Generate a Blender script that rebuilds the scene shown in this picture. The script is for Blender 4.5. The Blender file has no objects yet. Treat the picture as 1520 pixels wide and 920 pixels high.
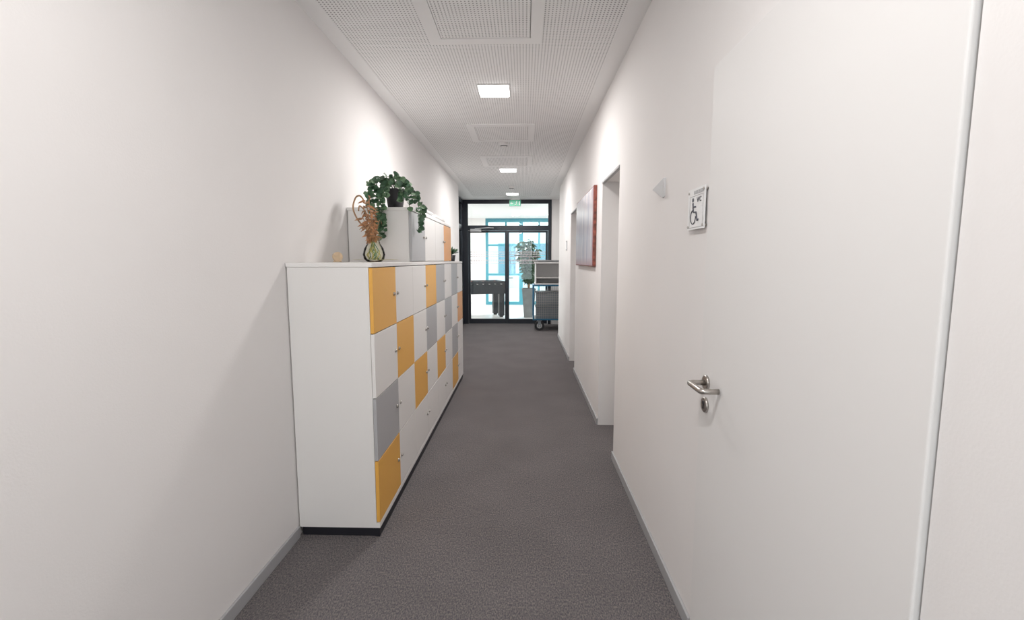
import bpy, math, random
from mathutils import Vector, Matrix
random.seed(7)
S = bpy.context.scene
S.view_settings.view_transform = 'Standard'
S.view_settings.look = 'None'
S.view_settings.exposure = 0.0

# ---------------------------------------------------------------- materials
def mat(name, col, rough=0.6, metal=0.0, bump=0.0, bscale=200, var=0.0, vscale=3.0, emis=None, estr=0.0, spec=0.5, coat=0.0):
    m = bpy.data.materials.new(name); m.use_nodes = True
    nt = m.node_tree; N = nt.nodes; L = nt.links
    b = N['Principled BSDF']
    b.inputs['Base Color'].default_value = (*col, 1)
    b.inputs['Roughness'].default_value = rough
    b.inputs['Metallic'].default_value = metal
    b.inputs['Specular IOR Level'].default_value = spec
    b.inputs['Coat Weight'].default_value = coat
    if emis:
        b.inputs['Emission Color'].default_value = (*emis, 1)
        b.inputs['Emission Strength'].default_value = estr
    tc = N.new('ShaderNodeTexCoord')
    if var > 0:
        n = N.new('ShaderNodeTexNoise'); n.inputs['Scale'].default_value = vscale
        n.inputs['Detail'].default_value = 4
        L.new(tc.outputs['Object'], n.inputs['Vector'])
        r = N.new('ShaderNodeValToRGB')
        r.color_ramp.elements[0].position = 0.3; r.color_ramp.elements[1].position = 0.7
        r.color_ramp.elements[0].color = (*[c*(1-var) for c in col], 1)
        r.color_ramp.elements[1].color = (*[min(1, c*(1+var)) for c in col], 1)
        L.new(n.outputs['Fac'], r.inputs['Fac']); L.new(r.outputs['Color'], b.inputs['Base Color'])
    if bump > 0:
        n2 = N.new('ShaderNodeTexNoise'); n2.inputs['Scale'].default_value = bscale
        n2.inputs['Detail'].default_value = 3
        L.new(tc.outputs['Object'], n2.inputs['Vector'])
        bp = N.new('ShaderNodeBump'); bp.inputs['Strength'].default_value = bump
        bp.inputs['Distance'].default_value = 0.003
        L.new(n2.outputs['Fac'], bp.inputs['Height']); L.new(bp.outputs['Normal'], b.inputs['Normal'])
    return m

M = {}
M['wall'] = mat('wall_paint', (0.82, 0.795, 0.785), 0.8, bump=0.12, bscale=160, var=0.012, vscale=2, spec=0.3)
M['ceil'] = mat('ceiling_paint', (0.89, 0.88, 0.875), 0.85)
M['trimw'] = mat('white_lacquer', (0.82, 0.80, 0.79), 0.4)
M['base'] = mat('baseboard_grey', (0.40, 0.40, 0.41), 0.5)
M['lam'] = mat('white_laminate', (0.81, 0.785, 0.765), 0.42, bump=0.03, bscale=500)
M['yel'] = mat('yellow_laminate', (0.82, 0.43, 0.085), 0.4, bump=0.03, bscale=500)
M['ora'] = mat('orange_laminate', (0.78, 0.35, 0.10), 0.4)
M['gry'] = mat('grey_laminate', (0.44, 0.435, 0.445), 0.4, bump=0.03, bscale=500)
M['blk'] = mat('black_plinth', (0.012, 0.012, 0.018), 0.5)
M['frame'] = mat('anthracite_frame', (0.014, 0.018, 0.026), 0.4)
M['foos'] = mat('foosball_body', (0.035, 0.038, 0.045), 0.45)
M['steel'] = mat('brushed_steel', (0.50, 0.47, 0.44), 0.28, 1.0, bump=0.05, bscale=400)
M['dark'] = mat('dark_metal', (0.05, 0.05, 0.055), 0.4, 0.5)
M['door'] = mat('door_white', (0.80, 0.785, 0.775), 0.6, spec=0.3)
M['led'] = mat('led_diffuser', (0.9, 0.9, 0.9), 0.5, emis=(1, 0.985, 0.97), estr=9.0)
M['teal'] = mat('teal_frame', (0.06, 0.27, 0.34), 0.4)
M['blue'] = mat('blue_steel', (0.02, 0.12, 0.22), 0.4, 0.2)
M['rubber'] = mat('rubber', (0.02, 0.02, 0.022), 0.7)
M['greyp'] = mat('grey_plastic', (0.40, 0.40, 0.41), 0.5)
M['crate'] = mat('crate_grey', (0.20, 0.22, 0.24), 0.5)
M['planter'] = mat('planter_grey', (0.22, 0.23, 0.23), 0.6, var=0.1, vscale=8)
M['soil'] = mat('soil', (0.03, 0.02, 0.012), 0.95, bump=0.6, bscale=80)
M['leaf'] = mat('leaf_green', (0.055, 0.125, 0.065), 0.42, var=0.55, vscale=22)
M['leaf2'] = mat('leaf_dark', (0.02, 0.055, 0.02), 0.6, var=0.4, vscale=14, spec=0.2)
M['leafl'] = mat('leaf_light', (0.14, 0.24, 0.13), 0.45, var=0.3, vscale=22)
M['copper'] = mat('dried_leaf', (0.42, 0.20, 0.09), 0.6, var=0.45, vscale=30)
M['cane'] = mat('dried_cane', (0.36, 0.21, 0.11), 0.6, var=0.3, vscale=40)
M['root'] = mat('roots', (0.55, 0.50, 0.16), 0.6, var=0.4, vscale=40)
M['wood'] = mat('light_wood', (0.66, 0.50, 0.34), 0.6, var=0.15, vscale=30)
M['green'] = mat('exit_green', (0.0, 0.28, 0.15), 0.4, emis=(0.0, 0.35, 0.18), estr=0.25)
M['paper'] = mat('paper_white', (0.85, 0.85, 0.85), 0.6)
M['ink'] = mat('ink_dark', (0.06, 0.06, 0.08), 0.5)
M['bfloor'] = mat('lounge_floor', (0.62, 0.60, 0.60), 0.35, var=0.06, vscale=3)
M['conc'] = mat('concrete', (0.5, 0.5, 0.5), 0.9, var=0.1, vscale=1)
M['facade'] = mat('facade_pale', (0.50, 0.60, 0.65), 0.8, var=0.06, vscale=1)
M['fwin'] = mat('facade_window', (0.10, 0.22, 0.28), 0.3)
M['fgreen'] = mat('foosball_field', (0.02, 0.18, 0.06), 0.5)
M['red'] = mat('red_plastic', (0.5, 0.03, 0.02), 0.4)
M['canvs'] = mat('canvas_side', (0.22, 0.06, 0.04), 0.5, var=0.7, vscale=25)
M['hook'] = mat('hook_grey', (0.66, 0.65, 0.65), 0.4)

def glass(name, tint=(1, 1, 1), ior=1.45):
    m = bpy.data.materials.new(name); m.use_nodes = True
    nt = m.node_tree; N = nt.nodes; L = nt.links
    for n in list(N): N.remove(n)
    o = N.new('ShaderNodeOutputMaterial'); mx = N.new('ShaderNodeMixShader')
    t = N.new('ShaderNodeBsdfTransparent'); t.inputs['Color'].default_value = (*tint, 1)
    g = N.new('ShaderNodeBsdfGlossy'); g.inputs['Roughness'].default_value = 0.02
    f = N.new('ShaderNodeFresnel'); f.inputs['IOR'].default_value = ior
    L.new(f.outputs[0], mx.inputs[0]); L.new(t.outputs[0], mx.inputs[1]); L.new(g.outputs[0], mx.inputs[2])
    L.new(mx.outputs[0], o.inputs[0]); return m
M['glass'] = glass('clear_glass', (0.95, 0.985, 0.98))
M['vase'] = glass('vase_glass', (0.98, 0.975, 0.90), 1.25)
def frosted(name):
    m = bpy.data.materials.new(name); m.use_nodes = True
    nt = m.node_tree; N = nt.nodes; L = nt.links
    b = N['Principled BSDF']; b.inputs['Base Color'].default_value = (0.75, 0.70, 0.72, 1); b.inputs['Alpha'].default_value = 0.38
    b.inputs['Roughness'].default_value = 0.9
    return m
M['frost'] = frosted('frosted_film')

# perforated ceiling board
def perf():
    m = mat('perforated_board', (0.8, 0.78, 0.775), 0.85)
    nt = m.node_tree; N = nt.nodes; L = nt.links; b = N['Principled BSDF']
    tc = N.new('ShaderNodeTexCoord')
    def vm(op, a, v=None, sc=None):
        n = N.new('ShaderNodeVectorMath'); n.operation = op; L.new(a, n.inputs[0])
        if v is not None: n.inputs[1].default_value = v
        if sc is not None: n.inputs['Scale'].default_value = sc
        return n
    a = vm('MULTIPLY', tc.outputs['Object'], (1, 1, 0))
    s = vm('SCALE', a.outputs[0], sc=1/0.02)
    f = vm('FRACTION', s.outputs[0])
    c = vm('SUBTRACT', f.outputs[0], (0.5, 0.5, 0))
    l = vm('LENGTH', c.outputs[0])
    r = N.new('ShaderNodeMapRange'); r.inputs['From Min'].default_value = 0.18; r.inputs['From Max'].default_value = 0.24
    L.new(l.outputs['Value'], r.inputs['Value'])
    mx = N.new('ShaderNodeMix'); mx.data_type = 'RGBA'
    mx.inputs['A'].default_value = (0.26, 0.25, 0.25, 1); mx.inputs['B'].default_value = (0.89, 0.88, 0.875, 1)
    L.new(r.outputs[0], mx.inputs['Factor']); L.new(mx.outputs['Result'], b.inputs['Base Color'])
    return m
M['perf'] = perf()

# carpet
def carpet():
    m = mat('carpet', (0.1, 0.1, 0.1), 0.95, spec=0.1)
    nt = m.node_tree; N = nt.nodes; L = nt.links; b = N['Principled BSDF']
    tc = N.new('ShaderNodeTexCoord')
    mp = N.new('ShaderNodeMapping'); mp.inputs['Scale'].default_value = (1, 0.5, 1); L.new(tc.outputs['Object'], mp.inputs[0])
    n1 = N.new('ShaderNodeTexNoise'); n1.inputs['Scale'].default_value = 170; n1.inputs['Detail'].default_value = 5
    n1.inputs['Roughness'].default_value = 0.7
    L.new(mp.outputs[0], n1.inputs['Vector'])
    r = N.new('ShaderNodeValToRGB'); e = r.color_ramp.elements
    e[0].position = 0.34; e[0].color = (0.068, 0.066, 0.078, 1)
    e[1].position = 0.68; e[1].color = (0.25, 0.225, 0.20, 1)
    k = e.new(0.5); k.color = (0.140, 0.127, 0.131, 1)
    L.new(n1.outputs['Fac'], r.inputs[0])
    n2 = N.new('ShaderNodeTexNoise'); n2.inputs['Scale'].default_value = 2.5; n2.inputs['Detail'].default_value = 5
    L.new(tc.outputs['Object'], n2.inputs['Vector'])
    mr = N.new('ShaderNodeMapRange'); mr.inputs['To Min'].default_value = 0.82; mr.inputs['To Max'].default_value = 1.18
    L.new(n2.outputs['Fac'], mr.inputs[0])
    vs = N.new('ShaderNodeVectorMath'); vs.operation = 'SCALE'
    L.new(r.outputs[0], vs.inputs[0]); L.new(mr.outputs[0], vs.inputs['Scale'])
    L.new(vs.outputs[0], b.inputs['Base Color'])
    bp = N.new('ShaderNodeBump'); bp.inputs['Strength'].default_value = 0.25; bp.inputs['Distance'].default_value = 0.003
    L.new(n1.outputs['Fac'], bp.inputs['Height']); L.new(bp.outputs[0], b.inputs['Normal'])
    return m
M['carpet'] = carpet()

def art():
    m = mat('painted_canvas', (0.5, 0.5, 0.5), 0.35)
    nt = m.node_tree; N = nt.nodes; L = nt.links; b = N['Principled BSDF']
    tc = N.new('ShaderNodeTexCoord')
    mp = N.new('ShaderNodeMapping'); mp.inputs['Scale'].default_value = (1, 9, 1.3); L.new(tc.outputs['Object'], mp.inputs[0])
    n = N.new('ShaderNodeTexNoise'); n.inputs['Scale'].default_value = 2.2; n.inputs['Detail'].default_value = 6; n.inputs['Distortion'].default_value = 0.6
    L.new(mp.outputs[0], n.inputs['Vector'])
    r = N.new('ShaderNodeValToRGB'); e = r.color_ramp.elements
    e[0].position = 0.28; e[0].color = (0.20, 0.18, 0.27, 1)
    e[1].position = 0.75; e[1].color = (0.62, 0.60, 0.62, 1)
    k = e.new(0.42); k.color = (0.36, 0.34, 0.41, 1)
    k = e.new(0.55); k.color = (0.46, 0.40, 0.43, 1)
    L.new(n.outputs['Fac'], r.inputs[0]) 
    sp = N.new('ShaderNodeSeparateXYZ'); L.new(tc.outputs['Object'], sp.inputs[0])
    # painted dark-red margin near the foot and along the near edge of the canvas
    r2 = N.new('ShaderNodeValToRGB'); q = r2.color_ramp.elements
    q[0].position = 0.0; q[0].color = (1, 1, 1, 1); q[1].position = 0.12; q[1].color = (0, 0, 0, 1)
    mr = N.new('ShaderNodeMapRange'); mr.inputs['From Min'].default_value = 1.39; mr.inputs['From Max'].default_value = 2.12
    L.new(sp.outputs['Z'], mr.inputs[0]); L.new(mr.outputs[0], r2.inputs[0])
    r3 = N.new('ShaderNodeMapRange'); r3.inputs['From Min'].default_value = 4.32; r3.inputs['From Max'].default_value = 4.28
    L.new(sp.outputs['Y'], r3.inputs[0])
    mxx = N.new('ShaderNodeMath'); mxx.operation = 'MAXIMUM'; L.new(r2.outputs[0], mxx.inputs[0]); L.new(r3.outputs[0], mxx.inputs[1])
    mx = N.new('ShaderNodeMix'); mx.data_type = 'RGBA'; mx.inputs['B'].default_value = (0.30, 0.10, 0.12, 1)
    L.new(mxx.outputs[0], mx.inputs['Factor']); L.new(r.outputs[0], mx.inputs['A'])
    L.new(mx.outputs['Result'], b.inputs['Base Color'])
    return m
M['art'] = art()

# ---------------------------------------------------------------- mesh builder
class MB:
    def __init__(s, name, parent=None):
        s.name = name; s.v = []; s.f = []; s.m = []; s.sm = []; s.mats = []; s.parent = parent
    def mi(s, k):
        if k not in s.mats: s.mats.append(k)
        return s.mats.index(k)
    def add(s, vs, fs, k, smooth=False):
        o = len(s.v); s.v += [tuple(p) for p in vs]; i = s.mi(k)
        for f in fs:
            s.f.append([o+a for a in f]); s.m.append(i); s.sm.append(smooth)
    def box(s, x0, x1, y0, y1, z0, z1, k):
        vs = [(x0,y0,z0),(x1,y0,z0),(x1,y1,z0),(x0,y1,z0),(x0,y0,z1),(x1,y0,z1),(x1,y1,z1),(x0,y1,z1)]
        s.add(vs, [(0,3,2,1),(4,5,6,7),(0,1,5,4),(1,2,6,5),(2,3,7,6),(3,0,4,7)], k)
    def tube(s, pts, r, k, seg=8, caps=True):
        pts = [Vector(p) for p in pts]; n = len(pts)
        rs = r if isinstance(r, (list, tuple)) else [r]*n
        vs = []; fs = []; ref = None
        for i, p in enumerate(pts):
            t = (pts[min(i+1, n-1)] - pts[max(i-1, 0)])
            if t.length < 1e-9: t = Vector((0, 0, 1))
            t.normalize()
            if ref is None:
                ref = Vector((0, 0, 1)) if abs(t.z) < 0.9 else Vector((1, 0, 0))
            u = ref - t*ref.dot(t)
            if u.length < 1e-4: u = t.orthogonal()
            u.normalize(); ref = u; w = t.cross(u)
            for j in range(seg):
                a = 2*math.pi*j/seg
                vs.append(p + (u*math.cos(a) + w*math.sin(a))*rs[i])
        for i in range(n-1):
            for j in range(seg):
                fs.append((i*seg+j, i*seg+(j+1) % seg, (i+1)*seg+(j+1) % seg, (i+1)*seg+j))
        s.add(vs, fs, k, True)
        if caps:
            o = len(s.v) - len(vs); i = s.mi(k)
            s.f.append([o+j for j in range(seg)][::-1]); s.m.append(i); s.sm.append(False)
            s.f.append([o+(n-1)*seg+j for j in range(seg)]); s.m.append(i); s.sm.append(False)
    def lathe(s, cx, cy, prof, k, seg=28):
        vs = []; fs = []
        for r, z in prof:
            for j in range(seg):
                a = 2*math.pi*j/seg; vs.append((cx+r*math.cos(a), cy+r*math.sin(a), z))
        for i in range(len(prof)-1):
            for j in range(seg):
                fs.append((i*seg+j, i*seg+(j+1) % seg, (i+1)*seg+(j+1) % seg, (i+1)*seg+j))
        s.add(vs, fs, k, True)
    def leaf(s, base, d, n, Ln, W, k, cup=0.15, pointed=False):
        base = Vector(base); d = Vector(d).normalized(); n = Vector(n); n = (n - d*n.dot(d))
        if n.length < 1e-3: n = d.orthogonal()
        n.normalize(); sd = d.cross(n)
        prof = [(0.0, 0.0), (0.12, 0.55), (0.35, 0.95), (0.6, 0.98), (0.85, 0.62), (1.0, 0.0)] if not pointed else \
               [(0.0, 0.0), (0.15, 0.6), (0.35, 1.0), (0.6, 0.8), (0.85, 0.35), (1.0, 0.0)]
        vs = []; 
        for t, w in prof:
            bend = -n*cup*Ln*t*t
            c = base + d*Ln*t + bend
            vs += [c + sd*w*W/2 + n*w*W*0.12, c, c - sd*w*W/2 + n*w*W*0.12]
        fs = []
        for i in range(len(prof)-1):
            a = i*3; b = a+3
            fs += [(a, a+1, b+1, b), (a+1, a+2, b+2, b+1)]
        s.add(vs, fs, k, True)
    def done(s, bevel=0.0, bseg=2):
        me = bpy.data.meshes.new(s.name); me.from_pydata(s.v, [], s.f)
        for k in s.mats: me.materials.append(M[k])
        for p, i, q in zip(me.polygons, s.m, s.sm): p.material_index = i; p.use_smooth = q
        me.update()
        o = bpy.data.objects.new(s.name, me); S.collection.objects.link(o)
        if bevel > 0:
            b = o.modifiers.new('bevel', 'BEVEL'); b.width = bevel; b.segments = bseg; b.limit_method = 'ANGLE'
            b.angle_limit = math.radians(50)
        if s.parent: o.parent = s.parent
        return o
def empty(name, loc=(0, 0, 0)):
    e = bpy.data.objects.new(name, None); S.collection.objects.link(e); e.empty_display_size = 0.1
    return e
def bez(pts, n=16):
    """Catmull-Rom through pts"""
    P = [Vector(p) for p in pts]; P = [P[0]*2-P[1]] + P + [P[-1]*2-P[-2]]
    out = []
    for i in range(1, len(P)-2):
        for j in range(n):
            t = j/n
            out.append(0.5*((2*P[i]) + (P[i+1]-P[i-1])*t + (2*P[i-1]-5*P[i]+4*P[i+1]-P[i+2])*t*t + (3*P[i]-P[i-1]-3*P[i+1]+P[i+2])*t**3))
    out.append(P[-2]); return out

XL, XR, H = -1.185, 0.655, 2.78
YB = -3.0
YG = 10.45      # glass partition
# ---------------------------------------------------------------- room shell
b = MB('floor'); b.box(-1.45, 2.0, YB-0.2, YG+0.1, -0.12, 0, 'carpet'); b.done()
b = MB('floor_lounge'); b.box(-4.2, 3.4, YG+0.1, 15.3, -0.12, 0, 'bfloor'); b.box(-4.2, -1.45, 8.0, YG+0.1, -0.12, 0, 'bfloor'); b.done()
b = MB('ground_outside'); b.box(-30, 30, 15.3, 60, -0.5, -0.15, 'conc'); b.done()

b = MB('ceiling')
PL, PR = -1.078, 0.545
b.box(-1.45, PL, YB-0.2, YG+0.1, H, H+0.15, 'ceil')
b.box(PR, 2.0, YB-0.2, YG+0.1, H, H+0.15, 'ceil')
b.box(PL, PR, 9.9, YG+0.1, H, H+0.15, 'ceil')
b.box(PL, PR, YB-0.2, 9.9, H+0.002, H+0.15, 'perf')
b.done()
b = MB('ceiling_lounge'); b.box(-4.2, 3.4, YG+0.1, 15.3, H, H+0.15, 'ceil'); b.box(-4.2, -1.45, 8.0, YG+0.1, H, H+0.15, 'ceil'); b.done()
# ceiling access hatches
for (y0, y1) in ((-0.6, 0.08), (2.32, 3.0), (4.70, 5.37), (6.10, 6.75)):
    b = MB('ceiling_access_panel'); x0, x1 = -0.575, 0.105; z0, z1 = H-0.006, H+0.0025
    w = 0.07
    b.box(x0, x0+w, y0, y1, z0, z1, 'ceil'); b.box(x1-w, x1, y0, y1, z0, z1, 'ceil')
    b.box(x0+w, x1-w, y0, y0+w, z0, z1, 'ceil'); b.box(x0+w, x1-w, y1-w, y1, z0, z1, 'ceil')
    b.box(x0+w+0.004, x1-w-0.004, y0+w+0.004, y1-w-0.004, z0+0.002, z1, 'perf')
    b.done()

b = MB('wall_left'); b.box(-1.42, XL, YB, 8.45, 0, H, 'wall'); b.done()
# right wall with openings
O1 = (3.27, 3.97); O2 = (5.91, 6.58); D0 = (0.72, 1.668); DH = 2.10
b = MB('wall_right'); XW = XR+0.30
segs = [YB, D0[0], D0[1], O1[0], O1[1], O2[0], O2[1], 8.75]
for i in range(0, len(segs)-1, 2): b.box(XR, XW, segs[i], segs[i+1], 0, H, 'wall')
for o in (D0, O1, O2): b.box(XR, XW, o[0], o[1], DH+(0.005 if o is D0 else 0), H, 'wall')
b.done()
b = MB('wall_niche'); b.box(XW, 1.85, 8.6, 8.75, 0, H, 'wall'); b.box(1.85, 2.0, 8.6, YG+0.1, 0, H, 'wall'); b.done()
b = MB('wall_end'); b.box(0.607, 1.85, YG-0.02, YG+0.1, 0, H, 'wall'); b.done()
b = MB('wall_lounge')
b.box(-4.2, -1.42, 8.0, 8.15, 0, H, 'wall'); b.box(-4.2, -4.05, 8.15, 15.3, 0, H, 'wall')
b.box(3.25, 3.4, YG+0.1, 15.3, 0, H, 'wall'); b.box(-4.05, -1.25, 15.0, 15.2, 0, H, 'wall'); b.box(2.0, 3.25, YG, YG+0.1, 0, H, 'wall')
b.done()
# back wall behind the camera with a window added to let daylight in from behind
b = MB('wall_back')
b.box(-1.42, -1.0, YB-0.2, YB, 0, H, 'wall'); b.box(0.47, XW, YB-0.2, YB, 0, H, 'wall')
b.box(-1.0, 0.47, YB-0.2, YB, 0, 0.4, 'wall'); b.box(-1.0, 0.47, YB-0.2, YB, 2.5, H, 'wall'); b.done()
b = MB('added_rear_window')
for (x0, x1, z0, z1) in ((-1.0, -0.94, 0.4, 2.5), (0.41, 0.47, 0.4, 2.5), (-0.94, 0.41, 0.4, 0.46), (-0.94, 0.41, 2.44, 2.5), (-0.295, -0.235, 0.46, 2.44)):
    b.box(x0, x1, YB-0.14, YB-0.06, z0, z1, 'frame')
b.box(-0.94, 0.41, YB-0.105, YB-0.095, 0.46, 2.44, 'glass'); b.done()

# baseboards
def bb(name, boxes):
    b = MB(name)
    for q in boxes: b.box(*q, 'base')
    b.done(0.003)
t = 0.013; hb = 0.06
bb('baseboard_left', [(XL, XL+t, YB, 2.26, 0, hb), (XL, XL+t, 5.62, 8.45, 0, hb)])
bb('baseboard_right', [(XR-t, XR, YB, D0[0]-0.02, 0, hb), (XR-t, XR, D0[1]+0.012, O1[0], 0, hb),
                       (XR-t, XR, O1[1], O2[0], 0, hb), (XR-t, XR, O2[1], 8.75, 0, hb)])

# recessed doors
for i, o in enumerate((O1, O2)):
    b = MB('door_%d' % (i+2))
    xd = XR+0.215
    b.box(xd, xd+0.04, o[0]+0.04, o[1]-0.04, 0.006, DH-0.04, 'door')
    for (y0, y1, z0, z1) in ((o[0], o[0]+0.04, 0, DH), (o[1]-0.04, o[1], 0, DH), (o[0]+0.04, o[1]-0.04, DH-0.04, DH)):
        b.box(xd-0.012, xd+0.06, y0, y1, z0, z1, 'door')
    yh = o[1]-0.10; zh = 1.03
    b.tube([(xd, yh, zh), (xd-0.01, yh, zh)], 0.026, 'steel', 20)
    b.tube([(xd-0.01, yh, zh), (xd-0.055, yh, zh), (xd-0.06, yh-0.01, zh), (xd-0.06, yh-0.12, zh)], 0.009, 'steel', 10)
    b.done(0.002)
    b = MB('trim_%d' % (i+1))   # grey edge profile round the opening head
    b.box(XR-0.006, XR+0.02, o[0], o[1], DH-0.014, DH, 'base')
    b.done()

# near door, flush with the wall
door = empty('door_1')
b = MB('leaf', door); b.box(XR-0.012, XR+0.028, D0[0]+0.004, D0[1]-0.004, 0.007, DH+0.002, 'door'); b.done(0.004, 3)
b = MB('frame', door)
b.box(XR+0.03, XR+0.12, D0[1]-0.05, D0[1], 0, DH+0.005, 'trimw'); b.box(XR+0.03, XR+0.12, D0[0], D0[0]+0.05, 0, DH+0.005, 'trimw')
b.box(XR+0.03, XR+0.12, D0[0]+0.05, D0[1]-0.05, DH-0.05, DH+0.005, 'trimw'); b.box(XR+0.12, XW, D0[0], D0[1], 0, DH+0.005, 'trimw'); b.done()
xf = XR-0.012; yh = 1.603; zh = 1.022
b = MB('lever_handle', door)
b.tube([(xf, yh, zh), (xf-0.007, yh, zh), (xf-0.009, yh, zh)], [0.0265, 0.0265, 0.0235], 'steel', 32)
b.tube([(xf, yh, zh-0.08), (xf-0.007, yh, zh-0.08), (xf-0.009, yh, zh-0.08)], [0.0265, 0.0265, 0.0235], 'steel', 32)
arc = [(xf-0.007, yh, zh), (xf-0.035, yh, zh), (xf-0.052, yh, zh), (xf-0.059, yh-0.003, zh), (xf-0.062, yh-0.010, zh), (xf-0.062, yh-0.03, zh),
       (xf-0.062, yh-0.105, zh), (xf-0.059, yh-0.112, zh), (xf-0.052, yh-0.115, zh), (xf-0.03, yh-0.115, zh), (xf-0.006, yh-0.115, zh)]
b.tube(arc, 0.0095, 'steel', 18)
b.box(xf-0.0105, xf-0.008, yh-0.004, yh+0.004, zh-0.094, zh-0.068, 'dark')
b.tube([(xf-0.009, yh, zh-0.073), (xf-0.0108, yh, zh-0.073)], 0.008, 'dark', 16)
b.done()

# ---------------------------------------------------------------- lights
def lamp_panel(x, y, w=0.115, z=H, energy=23, top='perf'):
    e = empty('ceiling_light')
    b = MB('housing', e)
    b.box(x-w-0.008, x+w+0.008, y-w-0.008, y+w+0.008, z-0.008, z+0.002, 'ceil'); b.done(0.002)
    b = MB('diffuser', e); b.box(x-w, x+w, y-w, y+w, z-0.016, z-0.008, 'led'); b.done(0.003)
    l = bpy.data.lights.new('lamp', 'AREA'); l.shape = 'SQUARE'; l.size = 2*w; l.energy = energy
    l.color = (1, 0.975, 0.955)
    o = bpy.data.objects.new('lamp', l); S.collection.objects.link(o); o.location = (x, y, z-0.02); o.parent = e
for y, en in ((-1.9, 23), (0.6, 20), (3.79, 25), (7.02, 25), (9.5, 22)): lamp_panel(-0.24, y, energy=en)
for (x, y) in ((-2.4, 12.3), (0.3, 13.4), (2.0, 12.3), (-2.8, 9.6)): lamp_panel(x, y, 0.3, energy=85)  # lounge panels added to brighten the room behind the glass

w = bpy.data.worlds.new('World'); S.world = w; w.use_nodes = True
bg = w.node_tree.nodes['Background']; bg.inputs[0].default_value = (0.89, 0.945, 1.0, 1); bg.inputs[1].default_value = 4.4

# ---------------------------------------------------------------- lockers
XF = -0.752; CW = 0.4163; Y0 = 2.27
def locker(name, y0, ncol, nrow, z0, z1, plinth, grid):
    e = empty(name)
    y1 = y0+ncol*CW; xb = XL+0.006
    b = MB('carcass', e)
    zt = z0 + plinth
    xc = XF-0.019
    b.box(xb, xc, y0, y0+0.018, zt, z1-0.022, 'lam'); b.box(xb, xc, y1-0.018, y1, zt, z1-0.022, 'lam')
    b.box(xb, xb+0.01, y0+0.018, y1-0.018, zt, z1-0.022, 'lam'); b.box(xb+0.01, xc, y0+0.018, y1-0.018, zt, zt+0.02, 'lam')
    rh = (z1-0.012-(zt+0.03 if plinth else zt+0.004))/nrow
    zb = zt+0.03 if plinth else zt+0.004
    for c in range(1, ncol): b.box(xb+0.01, xc, y0+c*CW-0.009, y0+c*CW+0.009, zt+0.02, z1-0.022, 'lam')
    for r in range(1, nrow): b.box(xb+0.01, xc, y0+0.018, y1-0.018, zb+r*rh-0.008, zb+r*rh+0.008, 'lam')
    if plinth: b.box(xc, XF, y0, y1, zt, zb-0.003, 'lam')
    b.done(0.001)
    b = MB('top_board', e); b.box(xb-0.004, XF+0.002, y0-0.004, y1+0.004, z1-0.022, z1, 'lam'); b.done(0.002)
    if plinth:
        b = MB('plinth', e); b.box(xb+0.01, XF-0.03, y0+0.01, y1-0.01, 0, zt, 'blk'); b.box(XF-0.03, XF-0.004, y0+0.006, y1-0.006, 0, zt, 'blk'); b.done()
    b = MB('doors', e)
    k = MB('locks', e)
    for r in range(nrow):
        for c in range(ncol):
            key = {'W': 'lam', 'Y': 'yel', 'G': 'gry', 'O': 'ora'}[grid[r][c]]
            za = z1-0.024-(r+1)*((z1-0.024-zb)/nrow); zc = za+(z1-0.024-zb)/nrow
            ya = y0+c*CW; yc = ya+CW
            b.box(xc+0.001, XF, ya+0.002, yc-0.002, za+0.002, zc-0.002, key)
            yk = yc-0.045 if c % 2 == 0 else ya+0.03
            zk = (za+zc)/2+0.01
            k.tube([(XF, yk, zk), (XF+0.003, yk, zk)], 0.011, 'steel', 18)
            k.tube([(XF+0.003, yk, zk), (XF+0.007, yk, zk), (XF+0.009, yk, zk)], [0.0085, 0.0085, 0.006], 'steel', 14)
            k.box(XF+0.0092, XF+0.0096, yk-.001, yk+.001, zk-.004, zk+.004, 'dark')
    b.done(0.0015); k.done()
    return e
locker('locker_cabinet', Y0, 8, 4, 0, 1.437, 0.05,
       ['YWWYGWGW', 'WYWGWGWO', 'GWYWYWGW', 'YWWWWWYW'])
locker('locker_cabinet.001', Y0+2*CW, 4, 1, 1.437, 1.80, 0, ['GWWO'])
ZT = 1.438; ZU = 1.801

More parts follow.
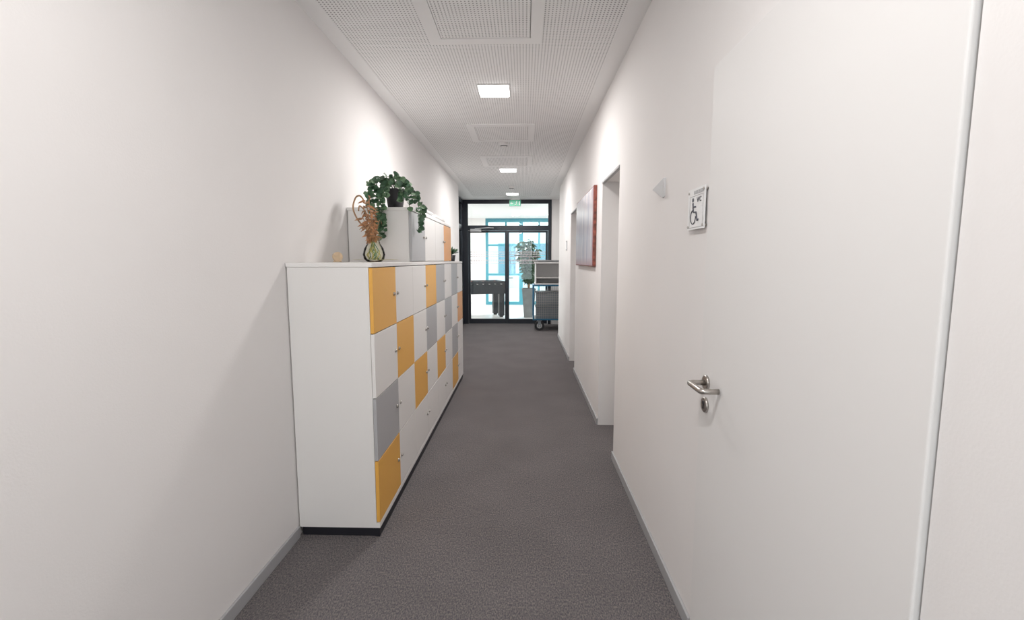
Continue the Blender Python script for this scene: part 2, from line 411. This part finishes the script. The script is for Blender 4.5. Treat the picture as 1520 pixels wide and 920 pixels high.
# ---------------------------------------------------------------- trailing plant
p = empty('trailing_potted_plant')
cx, cy = -0.88, 3.19
b = MB('pot', p); b.lathe(cx, cy, [(0.0, ZU), (0.05, ZU), (0.068, ZU+0.12), (0.072, ZU+0.125), (0.066, ZU+0.125), (0.06, ZU+0.105)], 'dark', 32)
b.lathe(cx, cy, [(0.0, ZU+0.106), (0.0615, ZU+0.105)], 'soil', 20); b.done()
b = MB('stems', p); lf = MB('leaves', p)
top = ZU+0.125
tend = [
 [(cx, cy-.03, top), (-.90, 3.10, top+.03), (-.93, 3.05, 1.86), (-.935, 3.045, 1.72), (-.93, 3.04, 1.59)],
 [(cx, cy-.03, top), (-.93, 3.12, top+.04), (-.975, 3.06, 1.86), (-.975, 3.05, 1.76), (-.965, 3.05, 1.66)],
 [(cx, cy-.03, top), (-.91, 3.09, top+.02), (-.925, 3.055, 1.84), (-.935, 3.05, 1.75), (-.92, 3.05, 1.64)],
 [(cx-.02, cy-.03, top), (-.95, 3.10, top+.06), (-.99, 3.06, 1.92), (-1.0, 3.05, 1.82)],
 [(cx-.02, cy-.03, top), (-.95, 3.10, top+.05), (-1.01, 3.08, 1.95), (-1.025, 3.05, 1.88)],
 [(cx+.03, cy, top), (-.80, 3.15, top+.03), (-.72, 3.14, 1.86), (-.715, 3.15, 1.74), (-.715, 3.16, 1.64)],
 [(cx+.03, cy, top), (-.81, 3.20, top+.02), (-.72, 3.22, 1.84), (-.715, 3.22, 1.74)],
 [(cx+.03, cy, top), (-.79, 3.10, top+.03), (-.755, 3.06, 1.86), (-.75, 3.05, 1.79)],
 [(cx+.03, cy, top), (-.82, 3.12, top+.02), (-.80, 3.07, 1.90), (-.79, 3.05, 1.83)],
 [(cx, cy, top), (-.90, 3.18, top+.07), (-.95, 3.16, top+.08), (-1.0, 3.14, top+.02)],
 [(cx, cy, top), (-.86, 3.18, top+.07), (-.82, 3.16, top+.06), (-.77, 3.14, top+.0)],
 [(cx, cy, top), (-.88, 3.18, top+.07), (-.87, 3.15, top+.10)],
 [(cx, cy, top), (-.91, 3.2, top+.06), (-.94, 3.22, top+.06)],
 [(cx, cy, top), (-.84, 3.2, top+.05), (-.82, 3.25, top+.05)],
]
for T in tend:
    P = bez(T, 10); b.tube(P, 0.0022, 'leafl', 6)
    acc = 0
    for i in range(3, len(P)):
        acc += (P[i]-P[i-1]).length
        if acc > 0.018:
            acc = 0
            for sgn in (1, -1):
                tg = (P[i]-P[i-1]).normalized()
                a = random.uniform(0, 6.28)
                out = Vector((math.cos(a), math.sin(a)-0.5, random.uniform(-0.2, 0.5)))
                n = Vector((random.uniform(-.3, .6), -1, random.uniform(0, .9)))
                L_ = random.uniform(0.028, 0.047)
                q = P[i]
                d = out*0.9+tg*0.3
                if q.y < 3.1 and d.y > 0: d.y = -d.y*0.4
                if q.x > XF-0.02 and d.x < 0 and q.z < ZU+.02: d.x = -d.x
                lf.leaf(q, d, n, L_, L_*0.92, random.choice(['leaf', 'leaf', 'leafl']), 0.2)
b.done(); lf.done()

# ---------------------------------------------------------------- vase with dried plant
p = empty('glass_vase_with_dried_plant')
vx, vy = -0.885, 2.72
b = MB('vase', p)
b.lathe(vx, vy, [(0.0, ZT+.001), (0.040, ZT+.001), (0.058, ZT+.018), (0.064, ZT+.045), (0.055, ZT+.08), (0.036, ZT+.11), (0.033, ZT+.13), (0.042, ZT+.15)], 'vase', 36); b.done()
b = MB('roots', p)
for i in range(46):
    a = random.uniform(0, 6.28); r = random.uniform(0.01, 0.05)
    q = [(vx+random.uniform(-.01, .01), vy+random.uniform(-.01, .01), ZT+.12)]
    q.append((vx+.6*r*math.cos(a), vy+.6*r*math.sin(a), ZT+.07)); a += random.uniform(-1, 1)
    q.append((vx+r*math.cos(a), vy+r*math.sin(a), ZT+.04)); a += random.uniform(-1, 1)
    q.append((vx+.7*r*math.cos(a), vy+.7*r*math.sin(a), ZT+.014))
    b.tube(bez(q, 5), 0.0022, random.choice(['root', 'root', 'leafl', 'paper']), 5)
b.done()
b = MB('stems', p); lf = MB('dried_leaves', p)
for i in range(11):
    a = random.uniform(0, 6.28); hgt = random.uniform(0.08, 0.22); sp = random.uniform(0.02, 0.06)
    ex = vx-0.02+sp*math.cos(a); ey = vy+sp*math.sin(a)
    P = bez([(vx, vy, ZT+.08), (vx+.3*(ex-vx), vy+.3*(ey-vy), ZT+.15), (ex, ey, ZT+.13+hgt)], 8)
    b.tube(P, 0.0022, 'cane', 5)
    for q in P[7:]:
        for _ in range(2 if random.random() < .6 else 1):
            an = random.uniform(0, 6.28)
            d = Vector((math.cos(an), math.sin(an), random.uniform(-1.0, .4)))
            L_ = random.uniform(.025, .05)
            lf.leaf(q, d, (random.uniform(-.4, .4), -1, .5), L_, L_*.34, random.choice(['copper', 'copper', 'cane']), .45, True)
# curly cane with hooked tip
P = bez([(vx, vy, ZT+.10), (vx-.03, vy, ZT+.18), (vx-.085, vy, ZT+.24), (vx-.115, vy, ZT+.31), (vx-.10, vy, ZT+.37), (vx-.075, vy, ZT+.385),
         (vx-.055, vy, ZT+.365), (vx-.05, vy, ZT+.345), (vx-.03, vy, ZT+.345), (vx-.015, vy, ZT+.37), (vx-.022, vy, ZT+.385)], 8)
b.tube(P, 0.0048, 'cane', 8)
P = bez([(vx, vy, ZT+.10), (vx-.02, vy+.02, ZT+.2), (vx-.05, vy+.03, ZT+.29), (vx-.085, vy+.03, ZT+.33), (vx-.095, vy+.03, ZT+.30)], 8)
b.tube(P, 0.004, 'cane', 8)
# green leaves spilling on the board
for a, L_ in ((-0.3, .11), (0.1, .09), (-1.2, .08), (3.5, .07), (-.8, .1)):
    d = Vector((math.cos(a), math.sin(a), 0.0))
    lf.leaf(Vector((vx, vy, ZT+.012)) + d*0.055, d, (0, 0, 1), L_, .02, 'root', -.02, True)
b.done(); lf.done()

b = MB('wooden_disc'); 
b.tube([(-1.10, 2.70, ZT+.031), (-1.085, 2.685, ZT+.031)], 0.028, 'wood', 28)
b.box(-1.115, -1.075, 2.68, 2.71, ZT, ZT+.008, 'wood'); b.done(0.002)

# papers and boxes on the upper cabinet
b = MB('stack_of_papers')
z = ZU
for i in range(5):
    dx = random.uniform(-.01, .01); hh = random.uniform(.006, .012)
    b.box(-1.06+dx, -.78+dx, 3.55+dx, 3.98+dx, z, z+hh, 'paper'); z += hh
b.done(0.001)
b = MB('flat_box'); b.box(-1.08, -.79, 4.15, 4.62, ZU, ZU+.045, 'paper'); b.box(-1.085, -.785, 4.145, 4.625, ZU+.028, ZU+.05, 'paper'); b.done(0.002)
# small plant far end
p = empty('small_potted_plant'); sx, sy = -.83, 5.3
b = MB('pot', p); b.lathe(sx, sy, [(0, ZT), (.035, ZT), (.045, ZT+.07), (.04, ZT+.07), (.0, ZT+.06)], 'dark', 24); b.done()
lf = MB('leaves', p)
for i in range(60):
    a = random.uniform(0, 6.28); e_ = random.uniform(.5, 1.5)
    d = Vector((math.cos(a)*math.cos(e_), math.sin(a)*math.cos(e_), math.sin(e_)))
    lf.leaf(Vector((sx, sy, ZT+.065))+d*random.uniform(0, .05), d, (0, -.5, 1), .06, .025, 'leaf', .2, True)
lf.done()

# ---------------------------------------------------------------- right wall things
# wc sign
e = empty('restroom_sign')
b = MB('plate', e)
xs = XR-0.014
b.box(xs, xs+0.004, 1.69, 1.857, 1.565, 1.717, 'paper')
for yy in (1.70, 1.847):
    for zz in (1.577, 1.705): b.tube([(XR, yy, zz), (xs-.003, yy, zz)], 0.005, 'steel', 12)
b.done()
b = MB('pictogram', e); X = xs-0.0006
def ring(c, r, a0, a1, th=.0022):
    P = [(X, c[0]-r*math.cos(math.radians(a)), c[1]+r*math.sin(math.radians(a))) for a in range(a0, a1+1, 12)]
    b.tube(P, th, 'ink', 6)
cyy = 1.785
ring((cyy+.012, 1.612), .026, 100, 370)
b.tube([(X, cyy+.018, 1.675), (X-.001, cyy+.018, 1.675)], .008, 'ink', 14)
b.tube([(X, cyy+.016, 1.664), (X, cyy+.010, 1.630), (X, cyy-.018, 1.628), (X, cyy-.032, 1.596), (X, cyy-.042, 1.600)], .0035, 'ink', 6)
b.tube([(X, cyy+.014, 1.650), (X, cyy-.012, 1.648)], .0028, 'ink', 6)
for i in range(7): b.box(X-.0004, X+.0006, 1.70+i*.014, 1.710+i*.014, 1.695, 1.708, 'greyp')
for q in ((1.703, 1.7045, 1.572, 1.690), (1.835, 1.8365, 1.572, 1.690), (1.703, 1.8365, 1.572, 1.5735), (1.703, 1.8365, 1.6885, 1.690)):
    b.box(X-.0002, X+.0006, *q, 'greyp')
b.done()
cu = bpy.data.curves.new('wc_letters', 'FONT'); cu.body = 'WC'; cu.size = 0.026; cu.extrude = 0.0005
o = bpy.data.objects.new('letters', cu); S.collection.objects.link(o); o.location = (X, 1.765, 1.664)
o.rotation_euler = (math.radians(90), 0, math.radians(-90)); cu.materials.append(M['ink']); o.parent = e

# coat hook (white pyramid shape)
b = MB('wall_hook'); hy, hz = 2.24, 1.785
b.add([(XR, hy-.035, hz+.045), (XR, hy+.035, hz+.028), (XR, hy+.0, hz-.045), (XR, hy-.03, hz-.04), (XR-.05, hy+.01, hz-.005), (XR-.012, hy-.034, hz+.044), (XR-.012, hy+.034, hz+.027), (XR-.010, hy-.01, hz-.044)],
      [(5, 6, 4), (6, 7, 4), (7, 5, 4), (0, 1, 6, 5), (1, 2, 7, 6), (2, 3, 7), (3, 0, 5, 7)], 'hook')
b.done(0.002)

# picture
e = empty('framed_painting')
b = MB('canvas', e); b.box(XR-.030, XR-.002, 4.25, 5.62, 1.39, 2.12, 'canvs'); b.done(0.002)
b = MB('painted_face', e); b.box(XR-.032, XR-.0295, 4.262, 5.61, 1.40, 2.11, 'art'); b.done()

# door plates
b = MB('door_sign'); b.box(XR-.010, XR, 7.1, 7.25, 1.60, 1.74, 'greyp'); b.box(XR-.012, XR-.009, 7.115, 7.235, 1.615, 1.725, 'paper'); b.done(0.001)

# ---------------------------------------------------------------- ceiling devices
dz = H
for nm, yy in (('smoke_detector', 5.45), ('smoke_detector.001', 8.6)):
    b = MB(nm)
    b.lathe(-.235, yy, [(0, dz-.052), (.022, dz-.05), (.030, dz-.036), (.048, dz-.028), (.052, dz-.01), (.052, dz+.001)], 'trimw', 32)
    b.lathe(-.235, yy, [(.031, dz-.037), (.044, dz-.031)], 'dark', 32); b.done()

e = empty('exit_sign')
b = MB('housing', e); b.box(-.30, -.10, 10.13, 10.19, H-.04, H+.001, 'trimw'); b.box(-.325, -.075, 10.15, 10.168, H-.175, H-.04, 'greyp'); b.done(.002)
b = MB('panel', e); b.box(-.32, -.08, 10.143, 10.1495, H-.17, H-.045, 'green')
def sg(x0, x1, z0, z1): b.box(x0, x1, 10.141, 10.1432, H-z1, H-z0, 'paper')
sg(-.12, -.10, .07, .15)   # door
b.tube([(-.165, 10.1425, H-.075), (-.165, 10.1415, H-.075)], .011, 'paper', 12)
b.tube([(-.168, 10.1425, H-.088), (-.172, 10.1425, H-.12), (-.155, 10.1425, H-.132), (-.165, 10.1425, H-.155)], .005, 'paper', 6)
b.tube([(-.172, 10.1425, H-.12), (-.19, 10.1425, H-.14), (-.205, 10.1425, H-.14)], .005, 'paper', 6)
b.tube([(-.15, 10.1425, H-.105), (-.168, 10.1425, H-.092), (-.185, 10.1425, H-.10)], .0035, 'paper', 6)
sg(-.30, -.24, .103, .113)
b.tube([(-.27, 10.1425, H-.085), (-.30, 10.1425, H-.108), (-.27, 10.1425, H-.131)], .004, 'paper', 6)
b.done()

# ---------------------------------------------------------------- glass partition
e = empty('glass_partition')
b = MB('frame', e); ya, yb = YG-.03, YG+.04
GX0, GX1 = -1.40, .607
zt0, zt1 = 2.11, 2.22
b.box(GX0, GX0+.14, ya, yb, 0, H, 'frame'); b.box(GX1-.075, GX1, ya, yb, 0, H, 'frame')
b.box(GX0+.14, GX1-.075, ya, yb, H-.085, H, 'frame'); b.box(GX0+.14, GX1-.075, ya, yb, zt0, zt1, 'frame')
b.done(.003)
b = MB('door_leaves', e)
xm = -.385
for (x0, x1) in ((GX0+.145, xm-.0005), (xm+.0005, GX1-.08)):
    w_ = .046
    b.box(x0, x0+w_, ya+.01, yb-.01, .01, zt0-.005, 'frame'); b.box(x1-w_, x1, ya+.01, yb-.01, .01, zt0-.005, 'frame')
    b.box(x0+w_, x1-w_, ya+.01, yb-.01, .01, .12, 'frame'); b.box(x0+w_, x1-w_, ya+.01, yb-.01, zt0-.05, zt0-.005, 'frame')
x = xm+.025
b.tube([(x, ya+.01, 1.05), (x, ya-.05, 1.05), (x+.11, ya-.05, 1.05)], .009, 'dark', 10)
b.done()
b = MB('glass', e)
b.box(GX0+.14, GX1-.075, YG, YG+.008, zt1, H-.085, 'glass')
b.box(GX0+.18, xm-.04, YG, YG+.008, .12, zt0-.05, 'glass'); b.box(xm+.04, GX1-.12, YG, YG+.008, .12, zt0-.05, 'glass'); b.done()
b = MB('safety_stripes', e)
for (x0, x1) in ((GX0+.19, xm-.05), (xm+.05, GX1-.13)):
    for i, (z, hh) in enumerate(((1.63, .025), (1.58, .025), (1.53, .025), (1.44, .045), (1.38, .025))):
        n = 14; dxx = (x1-x0)/n
        for j in range(n): b.box(x0+j*dxx+.004, x0+(j+1)*dxx-.004, YG-.002, YG-.0005, z-hh/2, z+hh/2, 'frost')
b.done()
b = MB('door_closer', e)
b.box(GX0+.2, GX0+.44, ya-.05, ya, zt0-.03, zt0+.03, 'greyp'); b.tube([(GX0+.3, ya-.04, zt0+.035), (GX0+.62, ya-.12, zt0+.05), (GX0+.72, ya-.02, zt0+.05)], .009, 'greyp', 8); b.done(.003)

# side glazing on the left
e = empty('side_glazing')
b = MB('frame', e); xg0, xg1 = -1.42, -1.37
b.box(xg0, xg1, 8.45, 8.55, 0, H, 'frame'); b.box(xg0, xg1, 9.42, 9.52, 0, H, 'frame'); b.box(xg0, xg1, YG-.13, YG-.03, 0, H, 'frame')
for (z0, z1) in ((0, .12), (zt0, zt1), (H-.085, H)):
    b.box(xg0, xg1, 8.55, 9.42, z0, z1, 'frame'); b.box(xg0, xg1, 9.52, YG-.13, z0, z1, 'frame')
b.done(.003)
b = MB('glass', e); b.box(-1.40, -1.392, 8.55, 9.42, .12, zt0, 'glass'); b.box(-1.40, -1.392, 9.52, YG-.13, .12, zt0, 'glass')
b.box(-1.40, -1.392, 8.55, 9.42, zt1, H-.085, 'glass'); b.box(-1.40, -1.392, 9.52, YG-.13, zt1, H-.085, 'glass'); b.done()

# ---------------------------------------------------------------- cart
e = empty('roll_cart')
X0, X1, Ya, Yb = .18, .98, 9.42, 10.02
b = MB('frame', e); fw = .03
for x in (X0, X1-fw):
    for y in (Ya, Yb-fw): b.box(x, x+fw, y, y+fw, .22, .95, 'blue')
for z in (.22, .92):
    b.box(X0+fw, X1-fw, Ya, Ya+fw, z, z+fw, 'blue'); b.box(X0+fw, X1-fw, Yb-fw, Yb, z, z+fw, 'blue')
    b.box(X0, X0+fw, Ya+fw, Yb-fw, z, z+fw, 'blue'); b.box(X1-fw, X1, Ya+fw, Yb-fw, z, z+fw, 'blue')
b.box(X0+fw, X1-fw, Ya+fw, Yb-fw, .225, .245, 'greyp')
b.done(.003)
b = MB('wire_mesh', e)
n = 16
for i in range(1, n):
    x = X0+.04+(X1-X0-.08)*i/n; b.tube([(x, Ya+.02, .25), (x, Ya+.02, .92)], .003, 'steel', 5)
for i in range(1, 13):
    z = .26+.65*i/13; b.tube([(X0+.03, Ya+.017, z), (X1-.03, Ya+.017, z)], .003, 'steel', 5)
    b.tube([(X0+.02, Ya+.03, z), (X0+.02, Yb-.03, z)], .003, 'steel', 5)
for i in range(1, 12):
    y = Ya+.04+(Yb-Ya-.08)*i/12; b.tube([(X0+.017, y, .25), (X0+.017, y, .92)], .003, 'steel', 5)
b.done()
b = MB('load', e)   # crates inside
for (z0, z1, k) in ((.246, .50, 'crate'), (.51, .80, 'crate')):
    b.box(X0+.07, X1-.07, Ya+.07, Yb-.07, z0, z1-.03, k); b.box(X0+.055, X1-.055, Ya+.055, Yb-.055, z1-.03, z1, k)
b.done(.006)
b = MB('upper_shelves', e)
b.box(X0+.04, X1, Ya+.02, Yb, .951, .975, 'lam'); b.box(X0+.04, X1, Ya+.02, Yb, 1.38, 1.41, 'trimw'); b.box(X0+.02, X1+.0, Ya-.0, Yb, 1.43, 1.45, 'greyp')
b.box(X0+.05, X0+.07, Ya+.04, Yb, .975, 1.38, 'trimw'); b.box(X0+.07, X1, Yb-.02, Yb, .975, 1.38, 'trimw'); b.box(X1-.02, X1, Ya+.04, Yb-.02, .975, 1.38, 'trimw')
b.box(X0+.07, X1-.02, Ya+.05, Yb-.02, 1.08, 1.10, 'lam')
b.box(X0+.10, X1-.05, Ya+.04, Yb-.02, 1.41, 1.43, 'greyp'); b.done(.003)
b = MB('casters', e)
for x in (X0+.14, X1-.14):
    for y in (Ya+.06, Yb-.1):
        b.tube([(x, y-.02, .10), (x, y+.02, .10)], .10, 'rubber', 32); b.tube([(x, y-.024, .10), (x, y+.024, .10)], .055, 'greyp', 24)
        b.tube([(x, y-.04, .10), (x, y+.04, .10)], .014, 'steel', 12)
        b.box(x-.03, x+.03, y-.038, y-.030, .08, .215, 'crate'); b.box(x-.03, x+.03, y+.030, y+.038, .08, .215, 'crate')
        b.box(x-.05, x+.05, y-.05, y+.05, .205, .22, 'crate')
b.done(.002)

# ---------------------------------------------------------------- lounge: foosball table (turned in the room)
e = empty('foosball_table')
LX, LY = 1.35, .72
b = MB('body', e)
b.box(-LX, -LX+.04, 0, LY, .60, .92, 'foos'); b.box(-.04, 0, 0, LY, .60, .92, 'foos')
b.box(-LX+.04, -.04, 0, .04, .60, .92, 'foos'); b.box(-LX+.04, -.04, LY-.04, LY, .60, .92, 'foos')
b.box(-LX+.04, -.04, .04, LY-.04, .74, .76, 'fgreen'); b.done(.006)
b = MB('legs', e)
for x in (-LX+.02, -.16):
    for y in (.02, LY-.16): b.box(x, x+.14, y, y+.14, .03, .60, 'foos'); b.tube([(x+.07, y+.07, 0), (x+.07, y+.07, .03)], .05, 'rubber', 16)
b.done(.005)
b = MB('rods', e)
for i in range(8):
    x = -LX+.13+i*.155
    b.tube([(x, -.12, .85), (x, LY+.12, .85)], .008, 'steel', 10)
    s_ = 1 if i % 2 else -1; yy = LY+.12 if i % 2 else -.12
    b.tube([(x, yy, .85), (x, yy+s_*.10, .85)], .016, 'rubber', 12)
    for j in range(3):
        y = .16+j*.2; kk = 'red' if i % 2 else 'blue'
        b.box(x-.01, x+.01, y-.012, y+.012, .77, .88, kk); b.tube([(x, y, .875), (x, y, .90)], .013, kk, 10)
b.done()
e.location = (-.47, 11.75, 0); e.rotation_euler = (0, 0, math.radians(20))

# planter with tree
p = empty('potted_tree'); tx, ty = .12, 11.75
b = MB('planter', p)
def frus(z0, z1, r0, r1, k):
    vs = [(tx+a*r0, ty+c*r0, z0) for a, c in ((-1,-1),(1,-1),(1,1),(-1,1))] + [(tx+a*r1, ty+c*r1, z1) for a, c in ((-1,-1),(1,-1),(1,1),(-1,1))]
    b.add(vs, [(0,3,2,1),(4,5,6,7),(0,1,5,4),(1,2,6,5),(2,3,7,6),(3,0,4,7)], k)
frus(0, .70, .12, .17, 'planter'); frus(.70, .74, .175, .178, 'planter'); frus(.735, .745, .155, .155, 'soil'); b.done(.004)
b = MB('trunk', p); lf = MB('foliage', p)
for i in range(14):
    a = i*2.4; r = .08+.045*(i % 5)
    zt = random.uniform(1.4, 1.98)
    P = bez([(tx+.02*math.cos(a), ty+.02*math.sin(a), .74), (tx+.3*r*math.cos(a), ty+.3*r*math.sin(a), 1.1), (tx+r*math.cos(a), ty+r*math.sin(a), zt)], 10)
    b.tube(P, .007, 'cane', 6)
    for q in P[6:]:
        for _ in range(6):
            an = random.uniform(0, 6.28); d = Vector((math.cos(an), math.sin(an), random.uniform(-.8, .5)))
            lf.leaf(q, d, (random.uniform(-.3, .3), -.6, .8), random.uniform(.10, .17), .07, random.choice(['leaf2', 'leaf2', 'leaf']), .35, True)
b.done(); lf.done()

# window wall with teal frames
b = MB('window_2')
wx0, wx1 = -1.25, 3.25; yw0, yw1 = 15.03, 15.11
b.box(wx0, wx1, yw0, yw1, 2.66, H, 'teal'); b.box(wx0, wx1, yw0, yw1, 0, .10, 'teal')
for x, ww in ((-1.25, .09), (-.62, .06), (-.16, .12), (.45, .06), (.98, .12), (1.65, .07), (2.3, .12), (3.16, .09)):
    b.box(x, x+ww, yw0, yw1, .10, 2.66, 'teal')
for z in (2.40, .95): b.box(wx0, wx1, yw0+.005, yw1-.005, z, z+.07, 'teal')
b.box(-1.25, -.16, yw0+.005, yw1-.005, 1.9, 1.96, 'teal'); b.box(-.04, .98, yw0+.005, yw1-.005, 1.55, 1.61, 'teal'); b.box(.98, 2.3, yw0+.005, yw1-.005, 1.75, 1.81, 'teal')
b.done(.003)
b = MB('window_3'); b.box(wx0, wx1, 15.065, 15.072, .1, 2.66, 'glass'); b.done()
# neighbouring facade
b = MB('building_facade'); b.box(-12, 12, 27, 27.3, -.15, 3.2, 'facade')
for i in range(12):
    x = -11+i*1.9
    b.box(x, x+1.0, 26.95, 27.0, .6, 2.4, 'fwin')
b.done()

# ---------------------------------------------------------------- camera
c = bpy.data.cameras.new('camera'); co = bpy.data.objects.new('camera', c); S.collection.objects.link(co)
c.sensor_fit = 'HORIZONTAL'; c.sensor_width = 36; c.lens = 685/1520*36; c.clip_start = .02
co.location = (0, 0, 1.45)
co.rotation_euler = (math.radians(90-6.17), 0, math.radians(1.5))
S.camera = co
